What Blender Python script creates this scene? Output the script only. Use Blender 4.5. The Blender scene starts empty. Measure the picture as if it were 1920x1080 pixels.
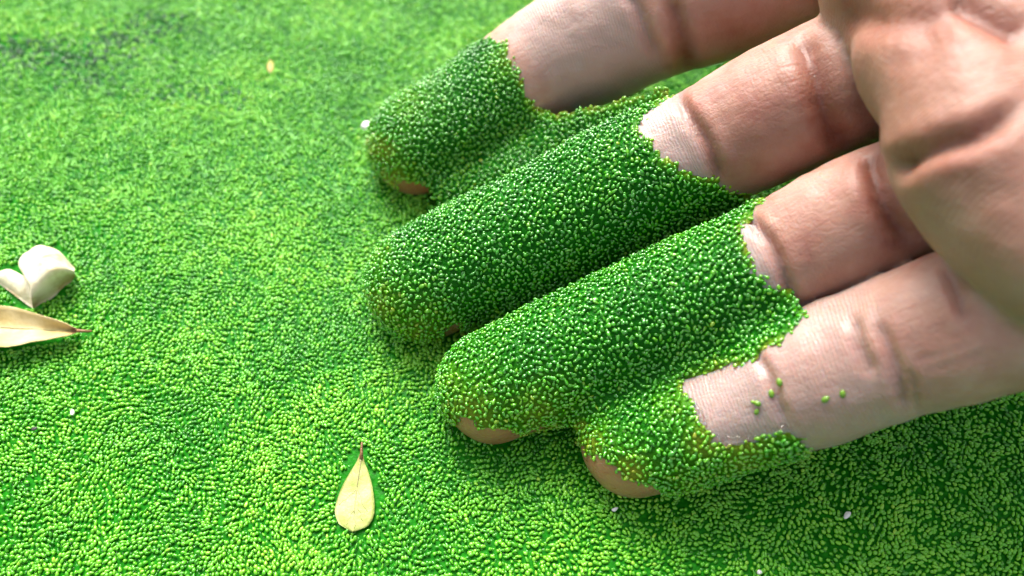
import bpy, math, random
import numpy as np
from mathutils import Vector, Matrix

random.seed(5)
rng = np.random.default_rng(11)
SC = bpy.context.scene
COL = SC.collection
MM = 0.001                                   # everything below is worked out in millimetres

# ------------------------------------------------------------------ camera
TILT = math.radians(33.0)                    # from straight down
DIST = 120.0
FPX = 960.0 / math.tan(math.radians(32.5))   # focal length in photo pixels (1920 wide)
CAM = np.array([0.0, -DIST * math.sin(TILT), DIST * math.cos(TILT)])
FWD = np.array([0.0, math.sin(TILT), -math.cos(TILT)])
UPV = np.array([0.0, math.cos(TILT), math.sin(TILT)])
cam_data = bpy.data.cameras.new('camera')
cam_data.sensor_width = 36.0
cam_data.angle = math.radians(65.0)
cam_data.clip_start = 0.004
cam_data.clip_end = 200.0
cam = bpy.data.objects.new('camera', cam_data)
COL.objects.link(cam)
cam.location = CAM * MM
cam.rotation_euler = (TILT, 0, 0)
SC.camera = cam
cam_data.dof.use_dof = True
cam_data.dof.focus_distance = 0.102
cam_data.dof.aperture_fstop = 15.5

# ------------------------------------------------------------------ sky, sun, exposure
SUN_EL, SUN_AZ = math.radians(48), math.radians(-13)     # azimuth measured from +Y (away from the camera) towards +X
world = bpy.data.worlds.new('World')
SC.world = world
world.use_nodes = True
wn, wl = world.node_tree.nodes, world.node_tree.links
wn.clear()
sky = wn.new('ShaderNodeTexSky')
sky.sky_type = 'NISHITA'
sky.sun_disc = False
sky.sun_elevation = SUN_EL
sky.sun_rotation = SUN_AZ
sky.air_density = 1.0
sky.dust_density = 6.0
sky.ozone_density = 0.6
bgn = wn.new('ShaderNodeBackground')
bgn.inputs['Strength'].default_value = 0.075
wo = wn.new('ShaderNodeOutputWorld')
hs = wn.new('ShaderNodeHueSaturation')               # thin overcast: a paler sky than a clear one
hs.inputs['Saturation'].default_value = 0.32
wl.new(sky.outputs[0], hs.inputs['Color'])
wl.new(hs.outputs[0], bgn.inputs[0])
wl.new(bgn.outputs[0], wo.inputs[0])
sun_data = bpy.data.lights.new('sun', 'SUN')
sun_data.energy = 1.5
sun_data.angle = math.radians(36)
sun_data.color = (1.0, 0.95, 0.87)
sun = bpy.data.objects.new('sun', sun_data)
COL.objects.link(sun)
sdir = Vector((math.sin(SUN_AZ) * math.cos(SUN_EL), math.cos(SUN_AZ) * math.cos(SUN_EL), math.sin(SUN_EL)))
sun.rotation_euler = sdir.to_track_quat('Z', 'Y').to_euler()
SC.view_settings.view_transform = 'Standard'
SC.view_settings.look = 'None'
SC.view_settings.gamma = 1.0
SC.view_settings.use_curve_mapping = False
SC.view_settings.exposure = 2.2
SC.render.engine = 'CYCLES'
SC.cycles.max_bounces = 8

# ------------------------------------------------------------------ helpers
def depth_of(p):
    return (np.asarray(p, float) - CAM) @ FWD

def unproj(X, Y, z):
    """the point at height z (mm) that the photo shows at pixel X, Y"""
    d = FWD + np.array([1.0, 0, 0]) * ((X - 960.0) / FPX) + UPV * ((540.0 - Y) / FPX)
    return CAM + d * ((z - CAM[2]) / d[2])

def proj(P):
    q = np.asarray(P, float) - CAM
    dz = q @ FWD
    return np.stack([960.0 + q[..., 0] / dz * FPX, 540.0 - (q @ UPV) / dz * FPX], -1), dz

def ball(X, Y, z, rpx):
    p = unproj(X, Y, z)
    return p, rpx * depth_of(p) / FPX

def smin(a, b, k):
    h = np.clip(0.5 + 0.5 * (b - a) / k, 0, 1)
    return b + (a - b) * h - k * h * (1 - h)

def sstep(a, b, x):
    t = np.clip((x - a) / (b - a), 0, 1)
    return t * t * (3 - 2 * t)

def noise(P, freq, seed, n=24):
    """smooth pseudo noise, about -1..1"""
    r = np.random.default_rng(seed)
    P = np.asarray(P, float)
    D = P.shape[-1]
    out = np.zeros(P.shape[:-1])
    for i in range(n):
        k = r.normal(size=D)
        k *= freq * r.uniform(0.5, 1.7) / np.linalg.norm(k)
        out += np.sin(P @ k * 2 * math.pi + r.uniform(0, 2 * math.pi))
    return out / math.sqrt(n / 2) * 0.6

def polyline_dist(Q, pts):
    """distance from 2D points Q to an open polyline"""
    best = np.full(len(Q), 1e9)
    for a, b in zip(pts[:-1], pts[1:]):
        a = np.array(a, float); b = np.array(b, float)
        ab = b - a
        t = np.clip((Q - a) @ ab / (ab @ ab), 0, 1)
        best = np.minimum(best, np.linalg.norm(Q - a - t[:, None] * ab, axis=1))
    return best

def polyline_dist_t(Q, pts):
    """distance and position (0..1) along an open polyline"""
    best = np.full(len(Q), 1e9); bt = np.zeros(len(Q)); n = len(pts) - 1
    for i, (a, b) in enumerate(zip(pts[:-1], pts[1:])):
        a = np.array(a, float); b = np.array(b, float)
        ab = b - a
        t = np.clip((Q - a) @ ab / (ab @ ab), 0, 1)
        d = np.linalg.norm(Q - a - t[:, None] * ab, axis=1)
        m = d < best
        best = np.where(m, d, best); bt = np.where(m, (i + t) / n, bt)
    return best, bt

def in_poly(Q, poly):
    x, y = Q[:, 0], Q[:, 1]
    inside = np.zeros(len(Q), bool)
    n = len(poly)
    for i in range(n):
        x1, y1 = poly[i]; x2, y2 = poly[(i + 1) % n]
        c = ((y1 > y) != (y2 > y)) & (x < (x2 - x1) * (y - y1) / ((y2 - y1) or 1e-9) + x1)
        inside ^= c
    return inside

def catmull(pts, n):
    pts = np.asarray(pts, float)
    P = np.vstack([2 * pts[0] - pts[1], pts, 2 * pts[-1] - pts[-2]])
    out = []
    for i in range(1, len(P) - 2):
        for t in np.linspace(0, 1, n, endpoint=False):
            a, b, c, d = P[i - 1], P[i], P[i + 1], P[i + 2]
            out.append(0.5 * (2 * b + (c - a) * t + (2 * a - 5 * b + 4 * c - d) * t ** 2 + (3 * b - a - 3 * c + d) * t ** 3))
    out.append(pts[-1])
    return np.array(out)

def mesh_np(name, V, F, smooth=True):
    """mesh from arrays in mm; F is (n,4) or (n,3) or a list"""
    me = bpy.data.meshes.new(name)
    V = np.asarray(V, float) * MM
    if isinstance(F, np.ndarray) and len(F):
        k = F.shape[1]
        me.vertices.add(len(V)); me.vertices.foreach_set('co', V.astype(np.float32).ravel())
        me.loops.add(F.size); me.loops.foreach_set('vertex_index', F.astype(np.int32).ravel())
        me.polygons.add(len(F)); me.polygons.foreach_set('loop_start', np.arange(0, F.size, k, dtype=np.int32))
        me.update(calc_edges=True)
    else:
        me.from_pydata([tuple(v) for v in V], [], list(F))
        me.update()
    me.validate()
    if smooth and len(me.polygons):
        me.polygons.foreach_set('use_smooth', np.ones(len(me.polygons), bool))
    return me

def attr(me, name, kind, data):
    a = me.attributes.new(name, kind, 'POINT')
    key = 'vector' if kind == 'FLOAT_VECTOR' else 'value'
    dt = np.int32 if kind == 'INT' else (bool if kind == 'BOOLEAN' else np.float32)
    a.data.foreach_set(key, np.asarray(data, dt).ravel())

def link(name, me, mat=None, parent=None):
    o = bpy.data.objects.new(name, me)
    COL.objects.link(o)
    if mat is not None and hasattr(me, 'materials'):
        me.materials.append(mat)
    if parent is not None:
        o.parent = parent
        o.matrix_parent_inverse = parent.matrix_basis.inverted()
    return o

def tag(o, label=None, cat=None, group=None, kind=None):
    for k, v in (('label', label), ('category', cat), ('group', group), ('kind', kind)):
        if v:
            o[k] = v
    return o

def tube(pts, radii, seg=8):
    """swept tube with closed ends; returns V, F"""
    pts = np.asarray(pts, float); n = len(pts)
    V, F = [], []
    ref = np.array([0.13, 0.2, 1.0])
    for i in range(n):
        t = pts[min(i + 1, n - 1)] - pts[max(i - 1, 0)]
        t /= np.linalg.norm(t) + 1e-9
        u = np.cross(t, ref); u /= np.linalg.norm(u) + 1e-9
        w = np.cross(t, u)
        for s in range(seg):
            a = 2 * math.pi * s / seg
            V.append(pts[i] + radii[i] * (math.cos(a) * u + math.sin(a) * w))
    for i in range(n - 1):
        for s in range(seg):
            F.append((i * seg + s, i * seg + (s + 1) % seg, (i + 1) * seg + (s + 1) % seg, (i + 1) * seg + s))
    F.append(tuple(range(seg - 1, -1, -1)))
    F.append(tuple((n - 1) * seg + s for s in range(seg)))
    return V, F

# ------------------------------------------------------------------ materials
def new_mat(name):
    m = bpy.data.materials.new(name)
    m.use_nodes = True
    nt = m.node_tree
    nt.nodes.clear()
    out = nt.nodes.new('ShaderNodeOutputMaterial')
    b = nt.nodes.new('ShaderNodeBsdfPrincipled')
    nt.links.new(b.outputs[0], out.inputs[0])
    return m, nt, b, out

def ramp(nt, stops, src):
    r = nt.nodes.new('ShaderNodeValToRGB')
    el = r.color_ramp.elements
    while len(el) < len(stops):
        el.new(0.5)
    for e, (p, c) in zip(el, stops):
        e.position = p; e.color = (*c, 1)
    nt.links.new(src, r.inputs[0])
    return r.outputs[0]

def attrib(nt, name, typ='GEOMETRY'):
    a = nt.nodes.new('ShaderNodeAttribute')
    a.attribute_name = name; a.attribute_type = typ
    return a.outputs['Fac']

def math_n(nt, op, a, b=None, clamp=False):
    m = nt.nodes.new('ShaderNodeMath'); m.operation = op; m.use_clamp = clamp
    for i, v in enumerate((a, b)):
        if v is None: continue
        if isinstance(v, (int, float)): m.inputs[i].default_value = v
        else: nt.links.new(v, m.inputs[i])
    return m.outputs[0]

def mix_n(nt, fac, a, b, blend='MIX'):
    m = nt.nodes.new('ShaderNodeMix'); m.data_type = 'RGBA'; m.blend_type = blend
    for sock, v in ((m.inputs['Factor'], fac), (m.inputs['A'], a), (m.inputs['B'], b)):
        pass
    ins = [m.inputs[0], m.inputs[6], m.inputs[7]]
    for sock, v in zip(ins, (fac, a, b)):
        if isinstance(v, (int, float)): sock.default_value = v
        elif isinstance(v, tuple): sock.default_value = (*v, 1)
        else: nt.links.new(v, sock)
    return m.outputs[2]

def tex_noise(nt, scale, detail=3, rough=0.55):
    c = nt.nodes.new('ShaderNodeTexCoord')
    n = nt.nodes.new('ShaderNodeTexNoise')
    n.inputs['Scale'].default_value = scale
    n.inputs['Detail'].default_value = detail
    n.inputs['Roughness'].default_value = rough
    nt.links.new(c.outputs['Object'], n.inputs['Vector'])
    return n.outputs[0]

def bump_n(nt, height, strength, dist, prev=None):
    b = nt.nodes.new('ShaderNodeBump')
    b.inputs['Strength'].default_value = strength
    b.inputs['Distance'].default_value = dist
    nt.links.new(height, b.inputs['Height'])
    if prev is not None: nt.links.new(prev, b.inputs['Normal'])
    return b.outputs[0]

def grain_material(name, stops, rough, transl, spec=0.6, coat=0.0):
    m, nt, b, out = new_mat(name)
    tone = attrib(nt, 'tone', 'INSTANCER')
    col = ramp(nt, stops, tone)
    nt.links.new(col, b.inputs['Base Color'])
    b.inputs['Roughness'].default_value = rough
    b.inputs['IOR'].default_value = 1.42
    b.inputs['Specular IOR Level'].default_value = spec
    b.inputs['Coat Weight'].default_value = coat
    b.inputs['Coat Roughness'].default_value = 0.06
    t = nt.nodes.new('ShaderNodeBsdfTranslucent')
    nt.links.new(col, t.inputs[0])
    mx = nt.nodes.new('ShaderNodeMixShader')
    mx.inputs[0].default_value = transl
    nt.links.new(b.outputs[0], mx.inputs[1]); nt.links.new(t.outputs[0], mx.inputs[2])
    nt.links.new(mx.outputs[0], out.inputs[0])
    return m

M_mat_grain = grain_material('watermeal_green', [(0.0, (0.020, 0.085, 0.030)), (0.12, (0.030, 0.26, 0.006)), (0.40, (0.125, 0.50, 0.018)), (0.72, (0.23, 0.60, 0.030)), (1.0, (0.38, 0.66, 0.05))], 0.24, 0.32, 1.0)
M_coat_grain = grain_material('wet_watermeal', [(0.0, (0.018, 0.23, 0.004)), (0.35, (0.070, 0.41, 0.005)), (0.7, (0.19, 0.47, 0.009)), (1.0, (0.37, 0.44, 0.02))], 0.11, 0.28, 1.0, 1.0)

# ------------------------------------------------------------------ hand as a distance field
def finger(rows):
    P, R = [], []
    for X, Y, z, r in rows:
        p, rr = ball(X, Y, z, r)
        P.append(p); R.append(rr)
    C = catmull(np.hstack([np.array(P), np.array(R)[:, None]]), 6)
    return C[:, :3], C[:, 3]

FINGERS = [
    finger([(787, 272, 4.5, 93), (905, 205, 7.5, 98), (1015, 128, 11.5, 108), (1120, 70, 16, 120), (1230, 24, 20.5, 122), (1400, -42, 27, 136), (1570, -112, 33, 132)]),
    finger([(796, 533, 4.5, 104), (900, 482, 7.5, 108), (1020, 425, 11.5, 108), (1160, 352, 16.5, 113), (1300, 287, 21, 111), (1460, 212, 27, 128), (1660, 118, 33, 132)]),
    finger([(925, 728, 4.5, 100), (1020, 685, 7, 106), (1140, 628, 10.5, 106), (1290, 560, 15.5, 108), (1440, 492, 20.5, 106), (1590, 420, 26, 121), (1760, 347, 31, 120)]),
    finger([(1187, 835, 4.5, 97), (1280, 805, 7.5, 104), (1410, 758, 12.5, 108), (1530, 708, 17.5, 126), (1660, 660, 22.5, 132), (1780, 618, 27, 142), (1910, 578, 31, 146)]),
]

def sd_finger(i, P):
    C, R = FINGERS[i]
    best = np.full(len(P), 1e9)
    for k in range(len(C) - 1):
        a, b = C[k], C[k + 1]
        ab = b - a
        t = np.clip((P - a) @ ab / (ab @ ab), 0, 1)
        d = np.linalg.norm(P - a - t[:, None] * ab, axis=1) - (R[k] + t * (R[k + 1] - R[k]))
        best = np.minimum(best, d)
    return best

def sd_cone(P, a, b, ra, rb):
    ab = b - a
    t = np.clip((P - a) @ ab / (ab @ ab), 0, 1)
    return np.linalg.norm(P - a - t[:, None] * ab, axis=1) - (ra + t * (rb - ra))

PADS = [ball(1716, -40, 43, 166), ball(1756, 105, 44, 136), ball(1806, 232, 44, 122), ball(1888, 376, 42, 126), ball(1826, 318, 43, 98), ball(2008, 482, 41, 140)]
d_hand = unproj(1640, 120, 19) - unproj(800, 532, 5); d_hand[2] = 0; d_hand /= np.linalg.norm(d_hand)
d_side = np.array([-d_hand[1], d_hand[0], 0])            # towards the thumb
WRIST = unproj(1700, 150, 36) + d_hand * 84; WRIST[2] = 52
MCP = [FINGERS[i][0][-1] + np.array([0, 0, 2.0]) for i in range(4)]
CARP = [WRIST + d_side * s + np.array([0, 0, 0.0]) for s in (20, 8, -6, -18)]
THUMB = [WRIST + d_side * 20 - d_hand * 12 + np.array([0, 0, 3.0]), WRIST + d_side * 44 - d_hand * 38 + np.array([0, 0, 8.0]),
         WRIST + d_side * 66 - d_hand * 56 + np.array([0, 0, 9.0]), WRIST + d_side * 80 - d_hand * 76 + np.array([0, 0, 8.0])]

def sd_palm(P):
    d = np.full(len(P), 1e9)
    for i in range(4):
        d = smin(d, sd_cone(P, MCP[i] + d_hand * 7, CARP[i], 8.5, 12), 8.0)
    pads = np.full(len(P), 1e9)
    for c, r in PADS:
        pads = smin(pads, np.linalg.norm(P - c, axis=1) - r, 6.0)
    d = smin(d, pads, 6.0)
    # the pads run on into the palm
    for i, (c, r) in enumerate(PADS):
        e = c + d_hand * 26 + np.array([0, 0, 2.5])
        d = smin(d, sd_cone(P, c + d_hand * 4, e, r * 0.94, r * 1.08), 7.0)
    # heels of the hand
    d = smin(d, sd_cone(P, WRIST + d_side * 19 - d_hand * 50 + np.array([0, 0, 6.0]), WRIST + d_side * 12 - d_hand * 12 + np.array([0, 0, 5.0]), 13, 14), 8.0)
    d = smin(d, sd_cone(P, WRIST - d_side * 24 - d_hand * 46 + np.array([0, 0, 2.0]), WRIST - d_side * 14 - d_hand * 10 + np.array([0, 0, 3.0]), 11, 13), 8.0)
    # wrist and forearm
    for s in (-1, 1):
        d = smin(d, sd_cone(P, WRIST + d_side * 13 * s, WRIST + d_side * 17 * s + d_hand * 70 + np.array([0, 0, 10.0]), 16, 20), 12.0)
    rt = (13, 12, 10, 8)
    for k in range(3):
        d = smin(d, sd_cone(P, THUMB[k], THUMB[k + 1], rt[k], rt[k + 1]), 6.0 if k == 0 else 1.5)
    return d

def sd_hand(P, want_id=False):
    F = [sd_finger(i, P) for i in range(4)]
    f = F[0]
    for g in F[1:]:
        f = smin(f, g, 0.5)
    p = sd_palm(P)
    d = smin(f, p, 0.9)
    if want_id:
        S = np.stack(F + [p])
        return d, S.argmin(0), S
    return d

def web(A, B):
    a, ra = ball(*A); b, rb = ball(*B)
    return a, b, ra, rb
WEBS = [web((850, 372, 1.5, 40), (960, 345, 3.5, 45)), web((960, 345, 3.5, 45), (1095, 250, 8, 64)), web((1095, 250, 8, 64), (1250, 186, 17, 50)), web((960, 590, 1.5, 40), (1400, 385, 16, 38)), web((1120, 770, 3.5, 40), (1300, 690, 10, 46)), web((1300, 690, 10, 46), (1400, 635, 15, 44)), web((1400, 635, 15, 44), (1490, 596, 18.5, 34))]

def sd_coat(P):
    f = sd_finger(0, P)
    for i in (1, 2, 3):
        f = smin(f, sd_finger(i, P), 3.6)
    for a, b, ra, rb in WEBS:
        f = smin(f, sd_cone(P, a, b, ra, rb), 4.0)
    return f - 0.35

def grad(fn, P, e=0.15):
    g = np.zeros_like(P)
    for a in range(3):
        d = np.zeros(3); d[a] = e
        g[:, a] = fn(P + d) - fn(P - d)
    return g / (np.linalg.norm(g, axis=1)[:, None] + 1e-9)

def iso_mesh(fn, lo, hi, h):
    """surface nets on a two-level grid, then snapped to the zero level"""
    m = 5
    n = (np.ceil((np.array(hi) - lo) / (h * m)).astype(int) + 1) * m
    cs = [lo[a] + h * (np.arange(0, n[a], m) + (m - 1) / 2) for a in range(3)]
    G = np.stack(np.meshgrid(*cs, indexing='ij'), -1).reshape(-1, 3)
    dc = fn(G).reshape(n // m)
    D = np.repeat(np.repeat(np.repeat(dc, m, 0), m, 1), m, 2).astype(np.float32)
    band = np.abs(dc) < h * m * 1.15
    ix = np.argwhere(band)
    off = np.stack(np.meshgrid(range(m), range(m), range(m), indexing='ij'), -1).reshape(-1, 3)
    I = (ix[:, None, :] * m + off[None]).reshape(-1, 3)
    for s in range(0, len(I), 400000):
        J = I[s:s + 400000]
        D[J[:, 0], J[:, 1], J[:, 2]] = fn(lo + J * h)
    S = D < 0
    c = [S[i:n[0] - 1 + i, j:n[1] - 1 + j, k:n[2] - 1 + k] for i in (0, 1) for j in (0, 1) for k in (0, 1)]
    cnt = sum(x.astype(np.int8) for x in c)
    cell = (cnt > 0) & (cnt < 8)
    idx = np.full(cell.shape, -1, np.int64)
    A = np.argwhere(cell)
    idx[cell] = np.arange(len(A))
    acc = np.zeros((len(A), 3)); num = np.zeros(len(A))
    corners = [(i, j, k) for i in (0, 1) for j in (0, 1) for k in (0, 1)]
    for p in corners:
        for a in range(3):
            if p[a] == 0:
                q = list(p); q[a] = 1
                dp = D[A[:, 0] + p[0], A[:, 1] + p[1], A[:, 2] + p[2]]
                dq = D[A[:, 0] + q[0], A[:, 1] + q[1], A[:, 2] + q[2]]
                x = (dp < 0) != (dq < 0)
                t = np.where(x, dp / np.where(x, dp - dq, 1), 0)
                pt = np.array(p, float)[None].repeat(len(A), 0); pt[:, a] += t
                acc[x] += pt[x]; num[x] += 1
    V = lo + (A + acc / num[:, None]) * h
    Q = []
    for a in range(3):
        b, e = (a + 1) % 3, (a + 2) % 3
        sl0 = [slice(None)] * 3; sl1 = [slice(None)] * 3
        sl0[a] = slice(0, n[a] - 1); sl1[a] = slice(1, n[a])
        x0, x1 = S[tuple(sl0)], S[tuple(sl1)]
        E = np.argwhere(x0 != x1)
        ok = (E[:, b] > 0) & (E[:, e] > 0) & (E[:, b] < n[b] - 1) & (E[:, e] < n[e] - 1)
        E = E[ok]
        flip = x0[E[:, 0], E[:, 1], E[:, 2]]
        def at(db, de):
            T = E.copy(); T[:, b] += db; T[:, e] += de
            return idx[T[:, 0], T[:, 1], T[:, 2]]
        q = np.stack([at(-1, -1), at(0, -1), at(0, 0), at(-1, 0)], 1)
        q[~flip] = q[~flip][:, ::-1]
        Q.append(q)
    Q = np.vstack(Q)
    Q = Q[(Q >= 0).all(1)]
    for _ in range(2):
        d = fn(V)
        V = V - np.clip(d, -h, h)[:, None] * grad(fn, V)
    return V, Q

lo = np.array([-32.0, -42.0, -8.0])
hi = np.array([WRIST[0] + 92, WRIST[1] + 104, 90.0])
HV, HF = iso_mesh(sd_hand, lo, hi, 0.65)
HN = grad(sd_hand, HV)
_, HID, HS = sd_hand(HV, True)
HPX, HD = proj(HV)
view = CAM - HV
view /= np.linalg.norm(view, axis=1)[:, None]
facing = (HN * view).sum(1)
fs = np.sort(HS, axis=0)

# skin folds: (part, [photo pixels], depth mm, half width mm, dark-red tint with crease shade painted in)
FOLDS = [
    (0, [(1172, -12), (1194, 13), (1212, 62), (1238, 112)], 0.55, 0.8, 0.5),
    (0, [(1255, -10), (1268, 30), (1280, 75), (1287, 112), (1285, 140)], 0.9, 1.1, 0.9),
    (1, [(1262, 170), (1285, 205), (1305, 235), (1328, 272), (1344, 315), (1348, 345)], 0.7, 0.7, 0.8),
    (1, [(1500, 60), (1512, 95), (1528, 140), (1542, 205), (1568, 252), (1585, 285)], 1.1, 1.3, 1.0),
    (2, [(1400, 402), (1417, 423), (1442, 452), (1462, 490), (1476, 530), (1480, 560)], 0.7, 0.6, 0.8),
    (2, [(1622, 290), (1634, 310), (1650, 367), (1676, 418), (1716, 472)], 1.0, 1.0, 1.0),
    (3, [(1405, 640), (1415, 662), (1440, 700), (1458, 753), (1480, 812)], 0.45, 0.55, 0.35),
    (3, [(1600, 590), (1607, 628), (1622, 672), (1640, 706)], 0.5, 0.7, 0.4),
    (3, [(1648, 600), (1659, 632), (1678, 680), (1692, 732), (1699, 772)], 0.55, 0.6, 0.4),
    (3, [(1706, 690), (1714, 720), (1724, 775)], 0.35, 0.4, 0.3),
    (3, [(1776, 505), (1786, 530), (1800, 568), (1814, 602)], 0.5, 0.6, 0.5),
    (3, [(1700, 656), (1760, 640), (1812, 622)], 0.14, 0.35, 0.35),
    (3, [(1702, 678), (1765, 660), (1822, 640)], 0.16, 0.35, 0.35),
    (3, [(1730, 698), (1790, 678), (1846, 660)], 0.12, 0.35, 0.25),
    (3, [(1690, 640), (1740, 626), (1790, 608)], 0.10, 0.35, 0.25),
    (4, [(1672, 322), (1692, 308), (1722, 292), (1780, 270), (1850, 245), (1925, 188)], 1.1, 0.9, 0.9),
    (4, [(1690, 312), (1722, 293), (1780, 270), (1830, 252)], 0.05, 2.0, 0.7),  # this and the next: hardly any depth, a wide band of painted crease shade
    (4, [(1545, 22), (1650, 30), (1745, 26), (1810, 10)], 0.05, 2.2, 0.75),
    (4, [(1672, 322), (1690, 310), (1705, 300)], 0.5, 1.2, 0.6),
    (4, [(1552, 30), (1600, 30), (1650, 36), (1745, 32), (1800, 20)], 1.0, 1.9, 0.8),
    (4, [(1780, -12), (1814, 13), (1880, 46), (1930, 72)], 1.3, 1.2, 1.0),
    (4, [(1650, 127), (1700, 108), (1730, 90), (1755, 55)], 0.25, 1.3, 0.45),
    (4, [(1810, 382), (1850, 372), (1925, 340)], 0.12, 1.2, 0.1),
]
disp = np.zeros(len(HV)); fold_shade = np.zeros(len(HV))
for part, pts, dep, wid, shd in FOLDS:
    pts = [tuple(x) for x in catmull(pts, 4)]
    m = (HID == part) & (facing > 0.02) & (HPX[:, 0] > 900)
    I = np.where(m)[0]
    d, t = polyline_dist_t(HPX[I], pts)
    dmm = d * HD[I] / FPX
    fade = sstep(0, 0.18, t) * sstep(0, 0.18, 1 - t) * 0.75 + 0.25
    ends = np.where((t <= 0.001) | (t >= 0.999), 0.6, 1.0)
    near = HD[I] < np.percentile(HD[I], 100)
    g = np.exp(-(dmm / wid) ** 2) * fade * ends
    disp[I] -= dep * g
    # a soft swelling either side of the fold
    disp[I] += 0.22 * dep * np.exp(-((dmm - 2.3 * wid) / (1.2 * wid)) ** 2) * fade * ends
    fold_shade[I] = np.maximum(fold_shade[I], shd * np.exp(-(dmm / (wid * 1.7)) ** 2) * fade * ends)
# soft unevenness of flesh
disp += 0.16 * noise(HV, 0.09, 3) + 0.05 * noise(HV, 0.28, 4)

# arc position along every finger, measured from the tip
arc = np.zeros(len(HV)); lat = np.zeros(len(HV))
for i in range(4):
    C, R = FINGERS[i]
    L = np.concatenate([[0], np.cumsum(np.linalg.norm(np.diff(C, axis=0), axis=1))])
    I = np.where(HID == i)[0]
    P = HV[I]
    best = np.full(len(P), 1e9); s = np.zeros(len(P)); la = np.zeros(len(P))
    for k in range(len(C) - 1):
        a, b = C[k], C[k + 1]
        ab = b - a
        tt = np.clip((P - a) @ ab / (ab @ ab), 0, 1)
        q = P - a - tt[:, None] * ab
        d = np.linalg.norm(q, axis=1)
        sd = np.cross(ab / np.linalg.norm(ab), [0, 0, 1.0]); 
        mm = d < best
        best[mm] = d[mm]; s[mm] = (L[k] + tt * (L[k + 1] - L[k]))[mm]; la[mm] = (q @ sd)[mm]
    arc[I] = s; lat[I] = la

def arc_at(i, X, Y):
    C, _ = FINGERS[i]
    px, _ = proj(C)
    L = np.concatenate([[0], np.cumsum(np.linalg.norm(np.diff(C, axis=0), axis=1))])
    # closest vertex on the visible side
    I = np.where((HID == i) & (facing > 0.3))[0]
    j = I[np.argmin(((HPX[I] - (X, Y)) ** 2).sum(1))]
    return arc[j]

pale = np.zeros(len(HV))
for i, (X, Y), amt in ((0, (1215, 62), 0.85), (1, (1305, 240), 1.0), (2, (1442, 465), 1.0), (3, (1450, 725), 1.0)):
    s0 = arc_at(i, X, Y)
    curve = 0.010 * lat ** 2
    pale = np.maximum(pale, (HID == i) * amt * (1 - sstep(s0 - 0.8, s0 + 0.8, arc)) * sstep(s0 - 24, s0 - 17, arc))
s0 = arc_at(3, 1690, 730)
pale = np.maximum(pale, (HID == 3) * 0.55 * (1 - sstep(s0 - 4, s0 + 6, arc)))
blush_shade = np.zeros(len(HV))  # skin redness, plus dark-red shade painted in where the palm overhangs the fingers
for i, (X, Y), rad, amt in ((0, (1390, 40), 9, 0.9), (1, (1430, 245), 10, 0.75), (1, (1610, 230), 7, 0.9), (2, (1570, 430), 10, 0.5), (3, (1640, 620), 9, 0.25), (2, (1690, 400), 5, 0.5),
                            (4, (1720, 75), 7, 0.5), (4, (1840, 200), 14, 0.3), (4, (1700, 200), 12, 0.25), (4, (1900, 280), 12, 0.35)):
    m = (HID == i) & (facing > 0)
    d = np.linalg.norm(HPX - (X, Y), axis=1) * HD / FPX
    blush_shade = np.maximum(blush_shade, m * amt * np.exp(-(d / rad) ** 2))
wet = np.zeros(len(HV))
for X, Y, rad in ((1520, 730, 9), (1590, 720, 6), (1450, 690, 4), (1350, 760, 8), (1660, 690, 5)):
    d = np.linalg.norm(HPX - (X, Y), axis=1) * HD / FPX
    wet = np.maximum(wet, (HID == 3) * (facing > 0) * np.exp(-(d / rad) ** 2))
wet = np.maximum(wet, 0.15 * pale)
wet = np.maximum(wet, np.where(HID < 4, 0.8 * (1 - sstep(9, 17, arc)), 0))
# friction ridges: a smooth scalar whose level lines are the ridges
rid = np.where(HID < 4, arc + 0.012 * lat ** 2, HV @ (d_side * 0.93 + d_hand * 0.36) + 2.5 * noise(HV, 0.02, 9, 10))
HV2 = HV + HN * disp[:, None]

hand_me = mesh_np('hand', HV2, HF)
attr(hand_me, 'pale', 'FLOAT', np.clip(pale, 0, 1))
attr(hand_me, 'fold', 'FLOAT', np.clip(fold_shade, 0, 1))
attr(hand_me, 'blush_shade', 'FLOAT', np.clip(blush_shade, 0, 1))
attr(hand_me, 'wet', 'FLOAT', np.clip(wet, 0, 1))
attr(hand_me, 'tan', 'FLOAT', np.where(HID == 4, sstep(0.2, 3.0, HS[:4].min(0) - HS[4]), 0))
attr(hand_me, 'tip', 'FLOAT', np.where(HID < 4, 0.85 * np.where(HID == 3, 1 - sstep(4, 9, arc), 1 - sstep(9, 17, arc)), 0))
attr(hand_me, 'ridge', 'FLOAT', rid)
attr(hand_me, 'grainway', 'FLOAT_VECTOR', np.where((HID < 4)[:, None], np.stack([arc * 0.12, lat * 1.4, HID * 40.0], 1), np.stack([HV @ d_hand * 0.2, HV @ d_side * 1.0, HV[:, 2] * 0.6], 1)))
attr(hand_me, 'ridged', 'FLOAT', np.clip(np.where(HID == 4, 0.55, 0.10 + 0.5 * pale) * (0.75 + 0.6 * noise(HV, 0.08, 12)), 0, 1))

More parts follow.
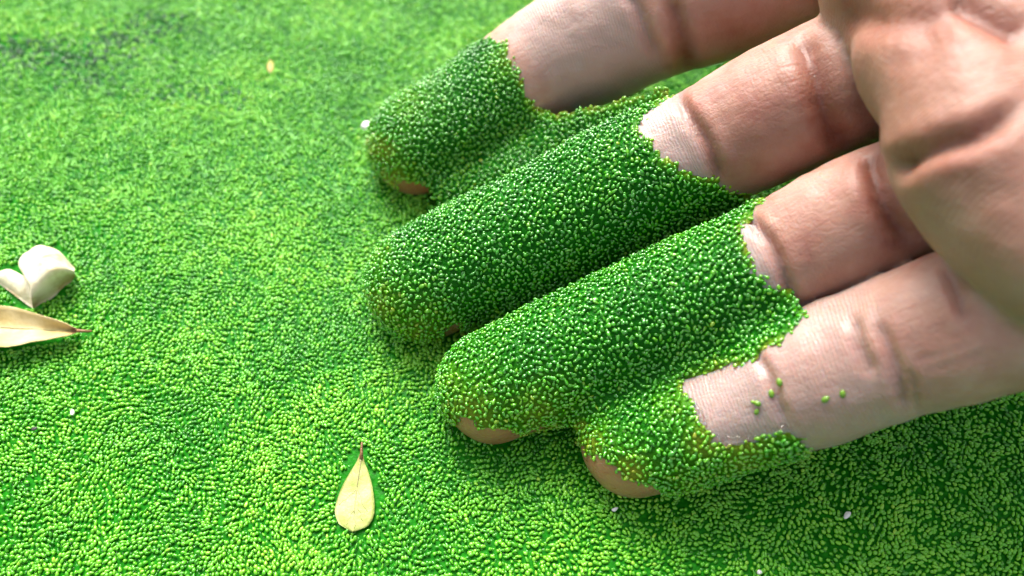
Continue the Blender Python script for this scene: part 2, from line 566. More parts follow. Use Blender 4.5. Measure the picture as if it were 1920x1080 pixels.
M_skin, nt, b, out = new_mat('skin')
n1 = tex_noise(nt, 170, 4, 0.6)
n2 = tex_noise(nt, 900, 3, 0.6)
base = ramp(nt, [(0.32, (0.295, 0.142, 0.112)), (0.5, (0.355, 0.200, 0.152)), (0.66, (0.40, 0.252, 0.202))], n1)
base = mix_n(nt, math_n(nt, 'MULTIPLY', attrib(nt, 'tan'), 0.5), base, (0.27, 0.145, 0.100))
base = mix_n(nt, math_n(nt, 'MULTIPLY', attrib(nt, 'blush_shade'), 0.6), base, (0.22, 0.060, 0.040))
base = mix_n(nt, math_n(nt, 'MULTIPLY', attrib(nt, 'pale'), 0.8), base, (0.37, 0.285, 0.265))
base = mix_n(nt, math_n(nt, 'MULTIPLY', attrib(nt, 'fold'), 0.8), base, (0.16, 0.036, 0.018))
base = mix_n(nt, math_n(nt, 'MULTIPLY', math_n(nt, 'SUBTRACT', n2, 0.35, True), 0.4), base, (0.40, 0.24, 0.19))
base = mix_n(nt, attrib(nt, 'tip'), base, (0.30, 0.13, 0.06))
nt.links.new(base, b.inputs['Base Color'])
b.inputs['Subsurface Weight'].default_value = 1.0
b.inputs['Subsurface Radius'].default_value = (1.0, 0.34, 0.17)
b.inputs['Subsurface Scale'].default_value = 0.0022
b.inputs['IOR'].default_value = 1.4
wetf = attrib(nt, 'wet')
rgh = math_n(nt, 'SUBTRACT', 0.47, math_n(nt, 'MULTIPLY', wetf, 0.20))
rgh = math_n(nt, 'ADD', rgh, math_n(nt, 'MULTIPLY', math_n(nt, 'SUBTRACT', n2, 0.5), 0.25))
nt.links.new(rgh, b.inputs['Roughness'])
nt.links.new(math_n(nt, 'MULTIPLY', wetf, 0.7), b.inputs['Coat Weight'])
b.inputs['Coat Roughness'].default_value = 0.14
b.inputs['Coat IOR'].default_value = 1.35
sn = math_n(nt, 'SINE', math_n(nt, 'MULTIPLY', math_n(nt, 'ADD', attrib(nt, 'ridge'), math_n(nt, 'MULTIPLY', n1, 1.2)), 2 * math.pi / 0.46))
n3 = tex_noise(nt, 2600, 3, 0.65)
cc = nt.nodes.new('ShaderNodeTexCoord')
mp = nt.nodes.new('ShaderNodeMapping'); mp.inputs['Rotation'].default_value = (0, 0, -0.45); mp.inputs['Scale'].default_value = (0.55, 1.0, 1.0)
nt.links.new(cc.outputs['Object'], mp.inputs['Vector'])
vr = nt.nodes.new('ShaderNodeTexVoronoi'); vr.feature = 'DISTANCE_TO_EDGE'; vr.inputs['Scale'].default_value = 900
nt.links.new(mp.outputs[0], vr.inputs['Vector'])
cells = math_n(nt, 'MULTIPLY', vr.outputs['Distance'], 6.0, True)
bp = bump_n(nt, math_n(nt, 'MULTIPLY', sn, attrib(nt, 'ridged')), 0.32, 0.00010)
bp = bump_n(nt, n3, 0.5, 0.00016, bp)
gw = nt.nodes.new('ShaderNodeAttribute'); gw.attribute_name = 'grainway'
fl = nt.nodes.new('ShaderNodeTexNoise'); fl.inputs['Scale'].default_value = 1.1; fl.inputs['Detail'].default_value = 3; fl.inputs['Roughness'].default_value = 0.6
nt.links.new(gw.outputs['Vector'], fl.inputs['Vector'])
ln = nt.nodes.new('ShaderNodeMapRange'); ln.inputs['From Min'].default_value = 0.30; ln.inputs['From Max'].default_value = 0.50
nt.links.new(fl.outputs[0], ln.inputs['Value'])
bp = bump_n(nt, ln.outputs[0], 0.20, 0.00014, bp)
bp = bump_n(nt, cells, 0.22, 0.00008, bp)
bp = bump_n(nt, n2, 0.3, 0.0003, bp)
nt.links.new(bp, b.inputs['Normal'])
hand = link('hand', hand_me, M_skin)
tag(hand, 'right hand held palm up with its fingertips dipped in green watermeal', 'hand')

# ------------------------------------------------------------------ grains: one small node group
def grain_tree(name, mat, film_mat=None):
    ng = bpy.data.node_groups.new(name, 'GeometryNodeTree')
    ng.interface.new_socket('Geometry', in_out='INPUT', socket_type='NodeSocketGeometry')
    ng.interface.new_socket('Geometry', in_out='OUTPUT', socket_type='NodeSocketGeometry')
    N, L = ng.nodes, ng.links
    gi, go = N.new('NodeGroupInput'), N.new('NodeGroupOutput')
    def ball_n(size, at, taper):
        s = N.new('GeometryNodeMeshIcoSphere'); s.inputs['Radius'].default_value = 0.5; s.inputs['Subdivisions'].default_value = 3
        ps = N.new('GeometryNodeInputPosition')
        sx = N.new('ShaderNodeSeparateXYZ'); L.new(ps.outputs[0], sx.inputs[0])
        k = N.new('ShaderNodeMath'); k.operation = 'MULTIPLY_ADD'
        L.new(sx.outputs[0], k.inputs[0]); k.inputs[1].default_value = -taper; k.inputs[2].default_value = 1.0
        cx = N.new('ShaderNodeCombineXYZ'); cx.inputs[0].default_value = 1.0
        L.new(k.outputs[0], cx.inputs[1]); L.new(k.outputs[0], cx.inputs[2])
        vm = N.new('ShaderNodeVectorMath'); vm.operation = 'MULTIPLY'
        L.new(ps.outputs[0], vm.inputs[0]); L.new(cx.outputs[0], vm.inputs[1])
        sp = N.new('GeometryNodeSetPosition'); L.new(s.outputs[0], sp.inputs['Geometry']); L.new(vm.outputs[0], sp.inputs['Position'])
        tr = N.new('GeometryNodeTransform'); L.new(sp.outputs[0], tr.inputs['Geometry'])
        tr.inputs['Scale'].default_value = size; tr.inputs['Translation'].default_value = at
        return tr.outputs[0]
    def joined(*g):
        j = N.new('GeometryNodeJoinGeometry')
        for x in g: L.new(x, j.inputs[0])
        ss = N.new('GeometryNodeSetShadeSmooth'); L.new(j.outputs[0], ss.inputs[0])
        sm = N.new('GeometryNodeSetMaterial'); L.new(ss.outputs[0], sm.inputs[0]); sm.inputs['Material'].default_value = mat
        return sm.outputs[0]
    va = joined(ball_n((1.0, 0.68, 0.62), (0, 0, 0), 0.12))
    vb = joined(ball_n((0.86, 0.66, 0.6), (-0.08, 0, 0), 0.0), ball_n((0.5, 0.44, 0.42), (0.42, 0.02, 0.02), -0.1))
    vc = joined(ball_n((1.1, 0.58, 0.56), (0, 0, 0), 0.55))
    gt = N.new('GeometryNodeGeometryToInstance')
    for x in (va, vb, vc): L.new(x, gt.inputs[0])
    iop = N.new('GeometryNodeInstanceOnPoints')
    L.new(gt.outputs[0], iop.inputs['Instance'])
    iop.inputs['Pick Instance'].default_value = True
    def named(n, t):
        a = N.new('GeometryNodeInputNamedAttribute'); a.data_type = t; a.inputs[0].default_value = n
        return a.outputs[0]
    L.new(named('variant', 'INT'), iop.inputs['Instance Index'])
    er = N.new('FunctionNodeEulerToRotation'); L.new(named('turn', 'FLOAT_VECTOR'), er.inputs[0])
    L.new(er.outputs[0], iop.inputs['Rotation'])
    L.new(named('size', 'FLOAT_VECTOR'), iop.inputs['Scale'])
    if film_mat is None:
        L.new(gi.outputs[0], iop.inputs['Points'])
        L.new(iop.outputs[0], go.inputs[0])
    else:
        se = N.new('GeometryNodeSeparateGeometry'); se.domain = 'POINT'
        L.new(gi.outputs[0], se.inputs[0]); L.new(named('grain', 'BOOLEAN'), se.inputs[1])
        L.new(se.outputs[0], iop.inputs['Points'])
        j = N.new('GeometryNodeJoinGeometry')
        L.new(iop.outputs[0], j.inputs[0]); L.new(se.outputs[1], j.inputs[0])
        L.new(j.outputs[0], go.inputs[0])
    return ng

def grain_attrs(me, turn, size, tone, variant):
    attr(me, 'turn', 'FLOAT_VECTOR', turn)
    attr(me, 'size', 'FLOAT_VECTOR', np.asarray(size) * MM)
    attr(me, 'tone', 'FLOAT', tone)
    attr(me, 'variant', 'INT', variant)

# ------------------------------------------------------------------ the coat of watermeal on the fingers
EDGE = [(940, 68), (950, 76), (966, 82), (964, 106), (974, 132), (986, 150), (992, 176), (1006, 186), (1010, 204), (1026, 212), (1042, 209), (1052, 199), (1066, 203), (1098, 199), (1134, 193), (1172, 183), (1212, 169), (1250, 163), (1262, 172),
        (1240, 195), (1206, 226), (1203, 240), (1222, 252), (1236, 270), (1250, 292), (1290, 318), (1340, 335), (1378, 352), (1412, 368), (1448, 366), (1420, 392), (1412, 405), (1392, 428), (1396, 450), (1408, 470), (1418, 490), (1438, 508), (1466, 536), (1484, 548), (1512, 572),
        (1520, 600), (1486, 632), (1448, 654), (1398, 680), (1344, 698), (1300, 708), (1280, 716), (1282, 730), (1300, 752), (1306, 776), (1322, 800), (1340, 824), (1356, 830), (1374, 826), (1404, 830), (1432, 826), (1446, 812), (1466, 806), (1486, 814), (1510, 824), (1532, 846), (1525, 862),
        (1470, 890), (1400, 925), (1320, 945), (1240, 932), (1212, 915), (1178, 914), (1150, 898), (1142, 880), (1118, 868), (1098, 862), (1085, 838), (1075, 812),
        (1086, 800), (1070, 806), (1032, 806), (1000, 812), (978, 824), (955, 812), (930, 806), (896, 812), (868, 796), (846, 802), (832, 790), (806, 760), (795, 690), (830, 650), (858, 640),
        (866, 612), (850, 618), (838, 636), (815, 650), (780, 656), (745, 655), (728, 650), (700, 640), (665, 590), (660, 500), (720, 420), (800, 385),
        (838, 372), (806, 374), (800, 355), (770, 350), (740, 352), (720, 336), (698, 330), (672, 300), (672, 240), (740, 140), (850, 84)]
SKIN_EDGE = [EDGE[0:20], EDGE[20:41], EDGE[41:62], EDGE[68:75], EDGE[75:86], EDGE[92:100], EDGE[107:114]]
CL = np.array([-24.0, -42.0, -7.0]); CH = np.array([62.0, 48.0, 38.0])
KV, KF = iso_mesh(sd_coat, CL, CH, 0.75)
KN = grad(sd_coat, KV, 0.3)
KP, KD = proj(KV)
KP_j = KP + np.stack([noise(KV, 0.25, 21), noise(KV, 0.25, 22)], 1) * 5
kview = CAM - KV; kview /= np.linalg.norm(kview, axis=1)[:, None]
kface = (KN * kview).sum(1)
inside = in_poly(KP_j, EDGE) & (kface > -0.45) & (KV[:, 2] > -0.6)
sd_edge = np.min([polyline_dist(KP_j, e) for e in SKIN_EDGE], axis=0)

# thin places, where the skin shines through: (pixel, radius px, amount)
THIN = [((700, 580), 60, 0.55), ((790, 640), 70, 0.55), ((715, 280), 45, 0.6), ((730, 345), 45, 0.8), ((880, 790), 80, 0.6), ((1010, 780), 70, 0.5), ((840, 720), 40, 0.4), ((1400, 855), 75, 0.55), ((1180, 890), 50, 0.7), ((1290, 915), 60, 0.4),
        ((1110, 830), 40, 0.6), ((1320, 830), 50, 0.6), ((960, 110), 40, 0.55), ((1270, 760), 40, 0.35), ((760, 180), 60, 0.4), ((700, 470), 40, 0.4)]
def thin_at(Q, sde):
    t = 0.70 * np.exp(-(sde / 15.0) ** 2)
    for (c, r, a) in THIN:
        t = np.maximum(t, a * np.exp(-((Q - c) ** 2).sum(1) / r ** 2))
    return np.clip(t, 0, 1)
kthin = thin_at(KP, sd_edge)
keep = inside[KF].all(1)
KF2 = KF[keep]
used = np.unique(KF2)
remap = np.full(len(KV), -1); remap[used] = np.arange(len(used))
KF2 = remap[KF2]
# the film thins to nothing at its rim
tri = np.vstack([KF2[:, [0, 1]], KF2[:, [1, 2]], KF2[:, [2, 3]], KF2[:, [3, 0]]])
key = np.sort(tri, 1); code = key[:, 0] * len(used) + key[:, 1]
uq, first, cntE = np.unique(code, return_index=True, return_counts=True)
rim = np.zeros(len(used), bool)
rim[key[first[cntE == 1]].ravel()] = True
FV = KV[used] - KN[used] * 0.05
RV = FV[rim].copy()
for _ in range(4):
    RV -= (sd_hand(RV) + 0.12)[:, None] * grad(sd_hand, RV)
mv = np.linalg.norm(RV - FV[rim], axis=1) < 2.5
FV[np.where(rim)[0][mv]] = RV[mv]

# scatter over the coat: dart throwing on the surface
T = np.vstack([KF2[:, [0, 1, 2]], KF2[:, [0, 2, 3]]])
U = FV + KN[used] * 0.05; UN = KN[used]
ar = np.linalg.norm(np.cross(U[T[:, 1]] - U[T[:, 0]], U[T[:, 2]] - U[T[:, 0]]), axis=1)
def scatter(n, gap_fn, seed):
    r = np.random.default_rng(seed)
    ti = r.choice(len(T), n, p=ar / ar.sum())
    a, bb = r.random(n), r.random(n)
    s = a + bb > 1
    a[s], bb[s] = 1 - a[s], 1 - bb[s]
    w = np.stack([1 - a - bb, a, bb], 1)
    P = (U[T[ti]] * w[..., None]).sum(1)
    Nn = (UN[T[ti]] * w[..., None]).sum(1); Nn /= np.linalg.norm(Nn, axis=1)[:, None]
    th = (kthin[used][T[ti]] * w).sum(1)
    gap = gap_fn(th)
    cell = 0.6; grid = {}; kept = []
    Pl = P.tolist(); gl = gap.tolist()
    for i in range(n):
        x, y, z = Pl[i]; g2 = gl[i] ** 2
        cx, cy, cz = int(x // cell), int(y // cell), int(z // cell)
        ok = True
        for ix in (cx - 1, cx, cx + 1):
            for iy in (cy - 1, cy, cy + 1):
                for iz in (cz - 1, cz, cz + 1):
                    for (qx, qy, qz) in grid.get((ix, iy, iz), ()):
                        if (qx - x) ** 2 + (qy - y) ** 2 + (qz - z) ** 2 < g2:
                            ok = False; break
                    if not ok: break
                if not ok: break
            if not ok: break
        if ok:
            grid.setdefault((cx, cy, cz), []).append((x, y, z)); kept.append(i)
    kept = np.array(kept)
    return P[kept], Nn[kept], th[kept]

def frames(Nn, ang, tilt):
    """euler angles that lay the grain's long axis in the surface, turned by ang and tipped by tilt"""
    e = np.zeros_like(Nn)
    up = np.array([0.11, 0.07, 1.0])
    for i in range(len(Nn)):
        n = Vector(Nn[i])
        q = n.to_track_quat('Z', 'X').to_matrix()
        m = q @ Matrix.Rotation(ang[i], 3, 'Z') @ Matrix.Rotation(tilt[i], 3, 'Y')
        e[i] = m.to_euler()
    return e

P1, N1, t1 = scatter(60000, lambda th: 0.54 + 0.0 * th, 31)
P2, N2, t2 = scatter(26000, lambda th: 0.85 + 0 * th, 32)
keep2 = (t2 < 0.45)
P2, N2, t2 = P2[keep2], N2[keep2], t2[keep2]
gp = np.vstack([P1 + N1 * rng.uniform(-0.02, 0.16, (len(P1), 1)), P2 + N2 * rng.uniform(0.22, 0.40, (len(P2), 1))])
gn = np.vstack([N1, N2]); gt_ = np.concatenate([t1, t2])
n = len(gp)
ang = 1.2 * noise(gp, 0.12, 41) + rng.uniform(0, 2 * math.pi, n)
turn = frames(gn, ang, rng.normal(0, 0.38, n))
L_ = rng.normal(0.63, 0.11, n).clip(0.40, 0.95)
size = np.stack([L_, rng.normal(0.67, 0.09, n).clip(0.42, 0.9), rng.normal(0.66, 0.08, n).clip(0.42, 0.9)], 1)
tone = np.clip(0.22 + 0.70 * gt_ + rng.normal(0, 0.10, n) + 0.10 * noise(gp, 0.12, 42) + 0.30 * (rng.random(n) < 0.025), 0, 1)
variant = rng.choice(3, n, p=[0.62, 0.2, 0.18])
coat_V = np.vstack([FV, gp])
coat_me = mesh_np('watermeal_coating', coat_V, KF2)
nf = len(FV)
def padz(a, k=None):
    a = np.asarray(a)
    return np.concatenate([np.zeros((nf,) + a.shape[1:], a.dtype), a])
grain_attrs(coat_me, padz(turn), padz(size), padz(tone), padz(variant))
attr(coat_me, 'grain', 'BOOLEAN', padz(np.ones(n, bool)))
attr(coat_me, 'thin', 'FLOAT', np.concatenate([kthin[used], gt_]))
M_film, nt, b, out = new_mat('wet_film')
fc = ramp(nt, [(0.0, (0.005, 0.095, 0.002)), (0.35, (0.038, 0.145, 0.004)), (0.65, (0.13, 0.17, 0.012)), (1.0, (0.27, 0.19, 0.04))], attrib(nt, 'thin'))
nt.links.new(fc, b.inputs['Base Color'])
b.inputs['Roughness'].default_value = 0.16
b.inputs['IOR'].default_value = 1.33
b.inputs['Specular IOR Level'].default_value = 0.12
nz = tex_noise(nt, 1900, 2)
nt.links.new(bump_n(nt, nz, 0.9, 0.0004), b.inputs['Normal'])
coating = link('watermeal_coating', coat_me, M_film)
md = coating.modifiers.new('grains', 'NODES'); md.node_group = grain_tree('coat_grains', M_coat_grain, M_film)
tag(coating, 'wet green watermeal clinging to the fingertips and filling the gaps between them', 'watermeal', kind='stuff')

# ------------------------------------------------------------------ water and the floating mat
M_water, nt, b, out = new_mat('green_water')
co = nt.nodes.new('ShaderNodeTexCoord')
vo = nt.nodes.new('ShaderNodeTexVoronoi'); vo.inputs['Scale'].default_value = 1500
nt.links.new(co.outputs['Object'], vo.inputs['Vector'])
wc = ramp(nt, [(0.0, (0.014, 0.19, 0.006)), (0.6, (0.008, 0.12, 0.004)), (1.0, (0.005, 0.08, 0.003))], vo.outputs['Distance'])
nt.links.new(wc, b.inputs['Base Color'])
b.inputs['Roughness'].default_value = 0.25
b.inputs['IOR'].default_value = 1.33
b.inputs['Specular IOR Level'].default_value = 0.06
nw = tex_noise(nt, 900, 2)
nt.links.new(bump_n(nt, nw, 0.5, 0.0003), b.inputs['Normal'])
S = 30000.0
gx = np.array([-S, -3000, -400, -150, 150, 400, 3000, S])
WV = np.array([(x, y + 40, -0.30) for y in gx for x in gx])
WF = np.array([(j * 8 + i, j * 8 + i + 1, (j + 1) * 8 + i + 1, (j + 1) * 8 + i) for j in range(7) for i in range(7)])
water = link('water', mesh_np('water', WV, WF), M_water)
tag(water, kind='structure')

GAP = 0.66
x0, x1, y0, y1 = -150.0, 160.0, -72.0, 195.0
nx, ny = int((x1 - x0) / GAP), int((y1 - y0) / (GAP * 0.866))
gxx, gyy = np.meshgrid(np.arange(nx), np.arange(ny))
G = np.stack([x0 + (gxx + 0.5 * (gyy % 2)) * GAP, y0 + gyy * GAP * 0.866], -1).reshape(-1, 2)
G = G + np.stack([noise(G, 0.055, 51), noise(G, 0.055, 52)], 1) * 0.7 + np.stack([noise(G, 0.3, 53), noise(G, 0.3, 54)], 1) * 0.3
G = G + rng.uniform(-0.17, 0.17, G.shape)
G3 = np.hstack([G, np.zeros((len(G), 1))])
GP, GD = proj(G3)
m = (GP[:, 0] > -420) & (GP[:, 0] < 2340) & (GP[:, 1] > -260) & (GP[:, 1] < 1330) & (GD > 20)
near_hand = m & (G[:, 0] > -35)
dh = np.full(len(G), 99.0)
J = np.where(near_hand)[0]
dh[J] = sd_hand(G3[J])
m &= dh > 0.12
# thin spots in the mat where dark water shows
bald = np.zeros(len(G))
BALD = ((30, 88, 80, 16, 0.95), (130, 110, 105, 26, 0.9), (215, 75, 70, 18, 0.6), (300, 45, 70, 20, 0.6), (370, 175, 100, 18, 0.35), (170, 150, 70, 14, 0.5))
for X, Y, rx, ry, a in BALD:
    bald = np.maximum(bald, a * np.exp(-(((GP[:, 0] - X) / rx) ** 2 + ((GP[:, 1] - Y) / ry) ** 2)))
m &= rng.random(len(G)) > bald * 0.4 + 0.012

# leaves and crumbs lie in small clearings
LEAF_A = [(678, 832), (660, 858), (641, 890), (628, 928), (626, 960), (634, 984), (654, 997), (676, 994), (697, 976), (706, 944), (702, 905), (691, 868)]
LEAF_B = [(-160, 600), (-60, 576), (0, 572), (60, 592), (120, 610), (168, 620), (120, 630), (60, 641), (0, 652), (-60, 650), (-140, 630)]
LEAF_C = [(-20, 520), (10, 500), (34, 508), (34, 482), (70, 464), (108, 470), (140, 505), (136, 528), (100, 552), (62, 578)]
for poly in (LEAF_A, LEAF_B, LEAF_C):
    ip = in_poly(GP, poly)
    closed = poly + [poly[0]]
    bx = (np.abs(GP - np.mean(poly, 0)) < 260).all(1)
    I = np.where(bx)[0]
    d = polyline_dist(GP[I], closed)
    rimm = np.zeros(len(G), bool)
    rimm[I] = (d < 9) & (noise(G[I], 0.12, 61) > 0.05)
    m &= ~(ip | rimm)
G, G3, GP, dh = G[m], G3[m], GP[m], dh[m]
n_top = len(G)
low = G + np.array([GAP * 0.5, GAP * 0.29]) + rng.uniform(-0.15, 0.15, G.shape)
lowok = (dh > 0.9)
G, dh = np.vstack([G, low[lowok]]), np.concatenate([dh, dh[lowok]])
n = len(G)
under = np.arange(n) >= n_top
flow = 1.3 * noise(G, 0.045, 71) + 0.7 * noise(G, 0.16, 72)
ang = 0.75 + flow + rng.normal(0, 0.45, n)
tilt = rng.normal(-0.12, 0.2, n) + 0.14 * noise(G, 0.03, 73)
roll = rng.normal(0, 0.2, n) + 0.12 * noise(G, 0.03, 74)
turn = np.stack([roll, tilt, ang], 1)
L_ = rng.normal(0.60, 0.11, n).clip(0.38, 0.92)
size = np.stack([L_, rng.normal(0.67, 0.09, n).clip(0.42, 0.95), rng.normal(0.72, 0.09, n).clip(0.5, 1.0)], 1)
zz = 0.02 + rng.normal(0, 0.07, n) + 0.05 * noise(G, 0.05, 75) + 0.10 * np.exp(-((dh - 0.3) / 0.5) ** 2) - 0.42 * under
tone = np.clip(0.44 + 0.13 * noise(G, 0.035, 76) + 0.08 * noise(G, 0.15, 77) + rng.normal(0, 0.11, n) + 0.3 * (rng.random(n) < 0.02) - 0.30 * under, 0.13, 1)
bald_at = np.zeros(n)
PXA, _ = proj(np.hstack([G, np.zeros((n, 1))]))
for X, Y, rx, ry, a in BALD:
    bald_at = np.maximum(bald_at, a * np.exp(-(((PXA[:, 0] - X) / rx) ** 2 + ((PXA[:, 1] - Y) / ry) ** 2)))
dark_grains = rng.random(n) < bald_at
tone[dark_grains] = rng.uniform(0.0, 0.08, dark_grains.sum())            # dark grey-green grains, more of them towards the spot centres
variant = rng.choice(3, n, p=[0.50, 0.10, 0.40])
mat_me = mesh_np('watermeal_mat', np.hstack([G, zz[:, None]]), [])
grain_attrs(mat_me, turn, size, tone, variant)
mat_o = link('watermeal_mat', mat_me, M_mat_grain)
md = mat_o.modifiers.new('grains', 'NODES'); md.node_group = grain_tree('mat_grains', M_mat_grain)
tag(mat_o, 'floating green carpet of tiny watermeal grains covering the pond', 'watermeal', kind='stuff')

# ------------------------------------------------------------------ loose grains on the little finger
def grain_mesh(name, L, W, bud=False):
    V, F = [], []
    def add(c, a, w, k):
        o = len(V); nu, nv = 12, 9
        for j in range(nv + 1):
            ph = math.pi * j / nv
            x = math.cos(ph)
            for i in range(nu):
                th = 2 * math.pi * i / nu
                r = math.sin(ph) * (1 - k * x)
                V.append((c[0] + a * x, c[1] + w * r * math.cos(th), c[2] + w * 0.92 * r * math.sin(th)))
        for j in range(nv):
            for i in range(nu):
                F.append((o + j * nu + i, o + j * nu + (i + 1) % nu, o + (j + 1) * nu + (i + 1) % nu, o + (j + 1) * nu + i))
    add((0, 0, 0), L / 2, W / 2, 0.12)
    if bud: add((L * 0.55, 0.03, 0.02), L * 0.28, W * 0.32, 0.0)
    return mesh_np(name, V, np.array(F))

M_loose, nt, b, out = new_mat('loose_grain')
nn = tex_noise(nt, 2500, 2)
nt.links.new(ramp(nt, [(0.3, (0.06, 0.17, 0.008)), (0.7, (0.15, 0.25, 0.02))], nn), b.inputs['Base Color'])
b.inputs['Roughness'].default_value = 0.15
b.inputs['Subsurface Weight'].default_value = 0.3
b.inputs['Subsurface Radius'].default_value = (0.5, 1.0, 0.1)
b.inputs['Subsurface Scale'].default_value = 0.0004
vis = np.where((HID == 3) & (facing > 0.1))[0]
HN2 = grad(sd_hand, HV[vis])
def on_skin(X, Y):
    j = np.argmin(((HPX[vis] - (X, Y)) ** 2).sum(1))
    return HV2[vis[j]], HN2[j]
for X, Y, a, bud, L, lab in ((1464, 719, 1.1, False, 0.95, 'green watermeal grain on the pale finger, highest of the loose ones'),
                             (1450, 735, 0.9, False, 0.95, 'round olive watermeal grain in the finger crease, just under the highest loose grain'),
                             (1418, 758, 2.0, True, 0.9, 'long watermeal grain nearest the green coat, on the skin of the lowest finger'),
                             (1422, 768, 0.2, False, 0.8, 'dark watermeal grain touching the lower end of the long loose grain'),
                             (1547, 743, -0.4, False, 0.95, 'dark glossy watermeal grain beside the wet glints on the lowest finger'),
                             (1583, 734, 0.5, False, 0.92, 'green watermeal grain farthest from the fingertips, on the lowest finger')):
    p, nv = on_skin(X, Y)
    o = link('watermeal_grain', grain_mesh('watermeal_grain', L, L * 0.68, bud), M_loose)
    q = Vector(nv).to_track_quat('Z', 'X').to_matrix() @ Matrix.Rotation(a, 3, 'Z')
    o.location = Vector((p + nv * 0.16) * MM)
    o.rotation_euler = q.to_euler()
    tag(o, lab, 'watermeal grain', 'loose watermeal grains on the lowest finger')

# water bead along the rim of the coat
M_bead, nt, b, out = new_mat('clear_water')
b.inputs['Base Color'].default_value = (1, 1, 1, 1)
b.inputs['Transmission Weight'].default_value = 1.0
b.inputs['Roughness'].default_value = 0.03
b.inputs['IOR'].default_value = 1.33
for pts in ([(1302, 748), (1312, 772), (1326, 800)], [(1340, 819), (1356, 824), (1376, 819), (1404, 823), (1428, 819)], [(1446, 806), (1464, 800), (1484, 806)], [(1496, 812), (1512, 820)]):
    pp = catmull(pts, 6)
    Q = []
    for X, Y in pp:
        p, nv = on_skin(X, Y)
        Q.append(p + nv * 0.05)
    Q = np.array(Q)
    Q[1:-1] = (Q[:-2] + Q[1:-1] * 2 + Q[2:]) / 4
    V, F = tube(Q, 0.05 + 0.24 * np.sin(np.linspace(0, math.pi, len(Q))) ** 0.5, 8)
    me = mesh_np('water_bead', V, F)
    link('water_bead', me, M_bead, coating)

# ------------------------------------------------------------------ fallen leaves
def leaf_mat(name, stops, scale, rough=0.5, transl=0.2):
    m, nt, b, out = new_mat(name)
    nz = tex_noise(nt, scale, 4, 0.6)
    col = ramp(nt, stops, nz)
    col = mix_n(nt, attrib(nt, 'brown'), col, (0.20, 0.095, 0.035))
    spot = math_n(nt, 'MULTIPLY', math_n(nt, 'SUBTRACT', tex_noise(nt, scale * 2.3, 2), 0.62, True), 3.0, True)
    col = mix_n(nt, spot, col, (0.36, 0.27, 0.10))
    nt.links.new(col, b.inputs['Base Color'])
    b.inputs['Roughness'].default_value = rough
    nt.links.new(bump_n(nt, tex_noise(nt, scale * 5, 3), 0.4, 0.0003), b.inputs['Normal'])
    t = nt.nodes.new('ShaderNodeBsdfTranslucent'); nt.links.new(col, t.inputs[0])
    mx = nt.nodes.new('ShaderNodeMixShader'); mx.inputs[0].default_value = transl
    nt.links.new(b.outputs[0], mx.inputs[1]); nt.links.new(t.outputs[0], mx.inputs[2])
    nt.links.new(mx.outputs[0], out.inputs[0])
    return m
M_leaf_y = leaf_mat('yellow_leaf', [(0.3, (0.25, 0.31, 0.05)), (0.5, (0.36, 0.41, 0.11)), (0.72, (0.46, 0.50, 0.22))], 260)
M_leaf_t = leaf_mat('tan_leaf', [(0.3, (0.34, 0.24, 0.07)), (0.5, (0.50, 0.39, 0.16)), (0.72, (0.60, 0.50, 0.27))], 200)
M_leaf_w = leaf_mat('bleached_leaf', [(0.30, (0.34, 0.23, 0.08)), (0.40, (0.58, 0.47, 0.25)), (0.52, (0.76, 0.69, 0.48)), (0.75, (0.80, 0.76, 0.60))], 190)
M_vein = leaf_mat('leaf_vein', [(0.3, (0.22, 0.20, 0.07)), (0.7, (0.32, 0.29, 0.12))], 500, 0.5, 0.0)
M_stalk = leaf_mat('brown_stalk', [(0.3, (0.10, 0.045, 0.02)), (0.7, (0.30, 0.15, 0.05))], 900, 0.5, 0.0)
M_white = leaf_mat('white_crumb', [(0.3, (0.70, 0.68, 0.64)), (0.7, (0.82, 0.81, 0.80))], 900, 0.4, 0.1)
M_dark = leaf_mat('dark_crumb', [(0.3, (0.02, 0.02, 0.015)), (0.7, (0.06, 0.05, 0.05))], 900, 0.4, 0.0)

def sheet_mesh(name, grid, thick):
    """closed thin shell from a (rows, cols, 3) grid of mm points"""
    r, c, _ = grid.shape
    du = np.gradient(grid, axis=0); dv = np.gradient(grid, axis=1)
    nr = np.cross(dv, du); nr /= np.linalg.norm(nr, axis=2)[..., None] + 1e-9
    if nr[..., 2].mean() < 0: nr = -nr
    A = grid.reshape(-1, 3); B = (grid - nr * thick).reshape(-1, 3)
    V = np.vstack([A, B]); k = len(A); F = []
    for i in range(r - 1):
        for j in range(c - 1):
            q = (i * c + j, i * c + j + 1, (i + 1) * c + j + 1, (i + 1) * c + j)
            F.append(q); F.append(tuple(x + k for x in reversed(q)))
    for i in range(r - 1):
        for j in (0, c - 1):
            F.append((i * c + j, (i + 1) * c + j, (i + 1) * c + j + k, i * c + j + k))
    for j in range(c - 1):
        for i in (0, r - 1):
            F.append((i * c + j, i * c + j + 1, i * c + j + 1 + k, i * c + j + k))
    return mesh_np(name, V, np.array(F))

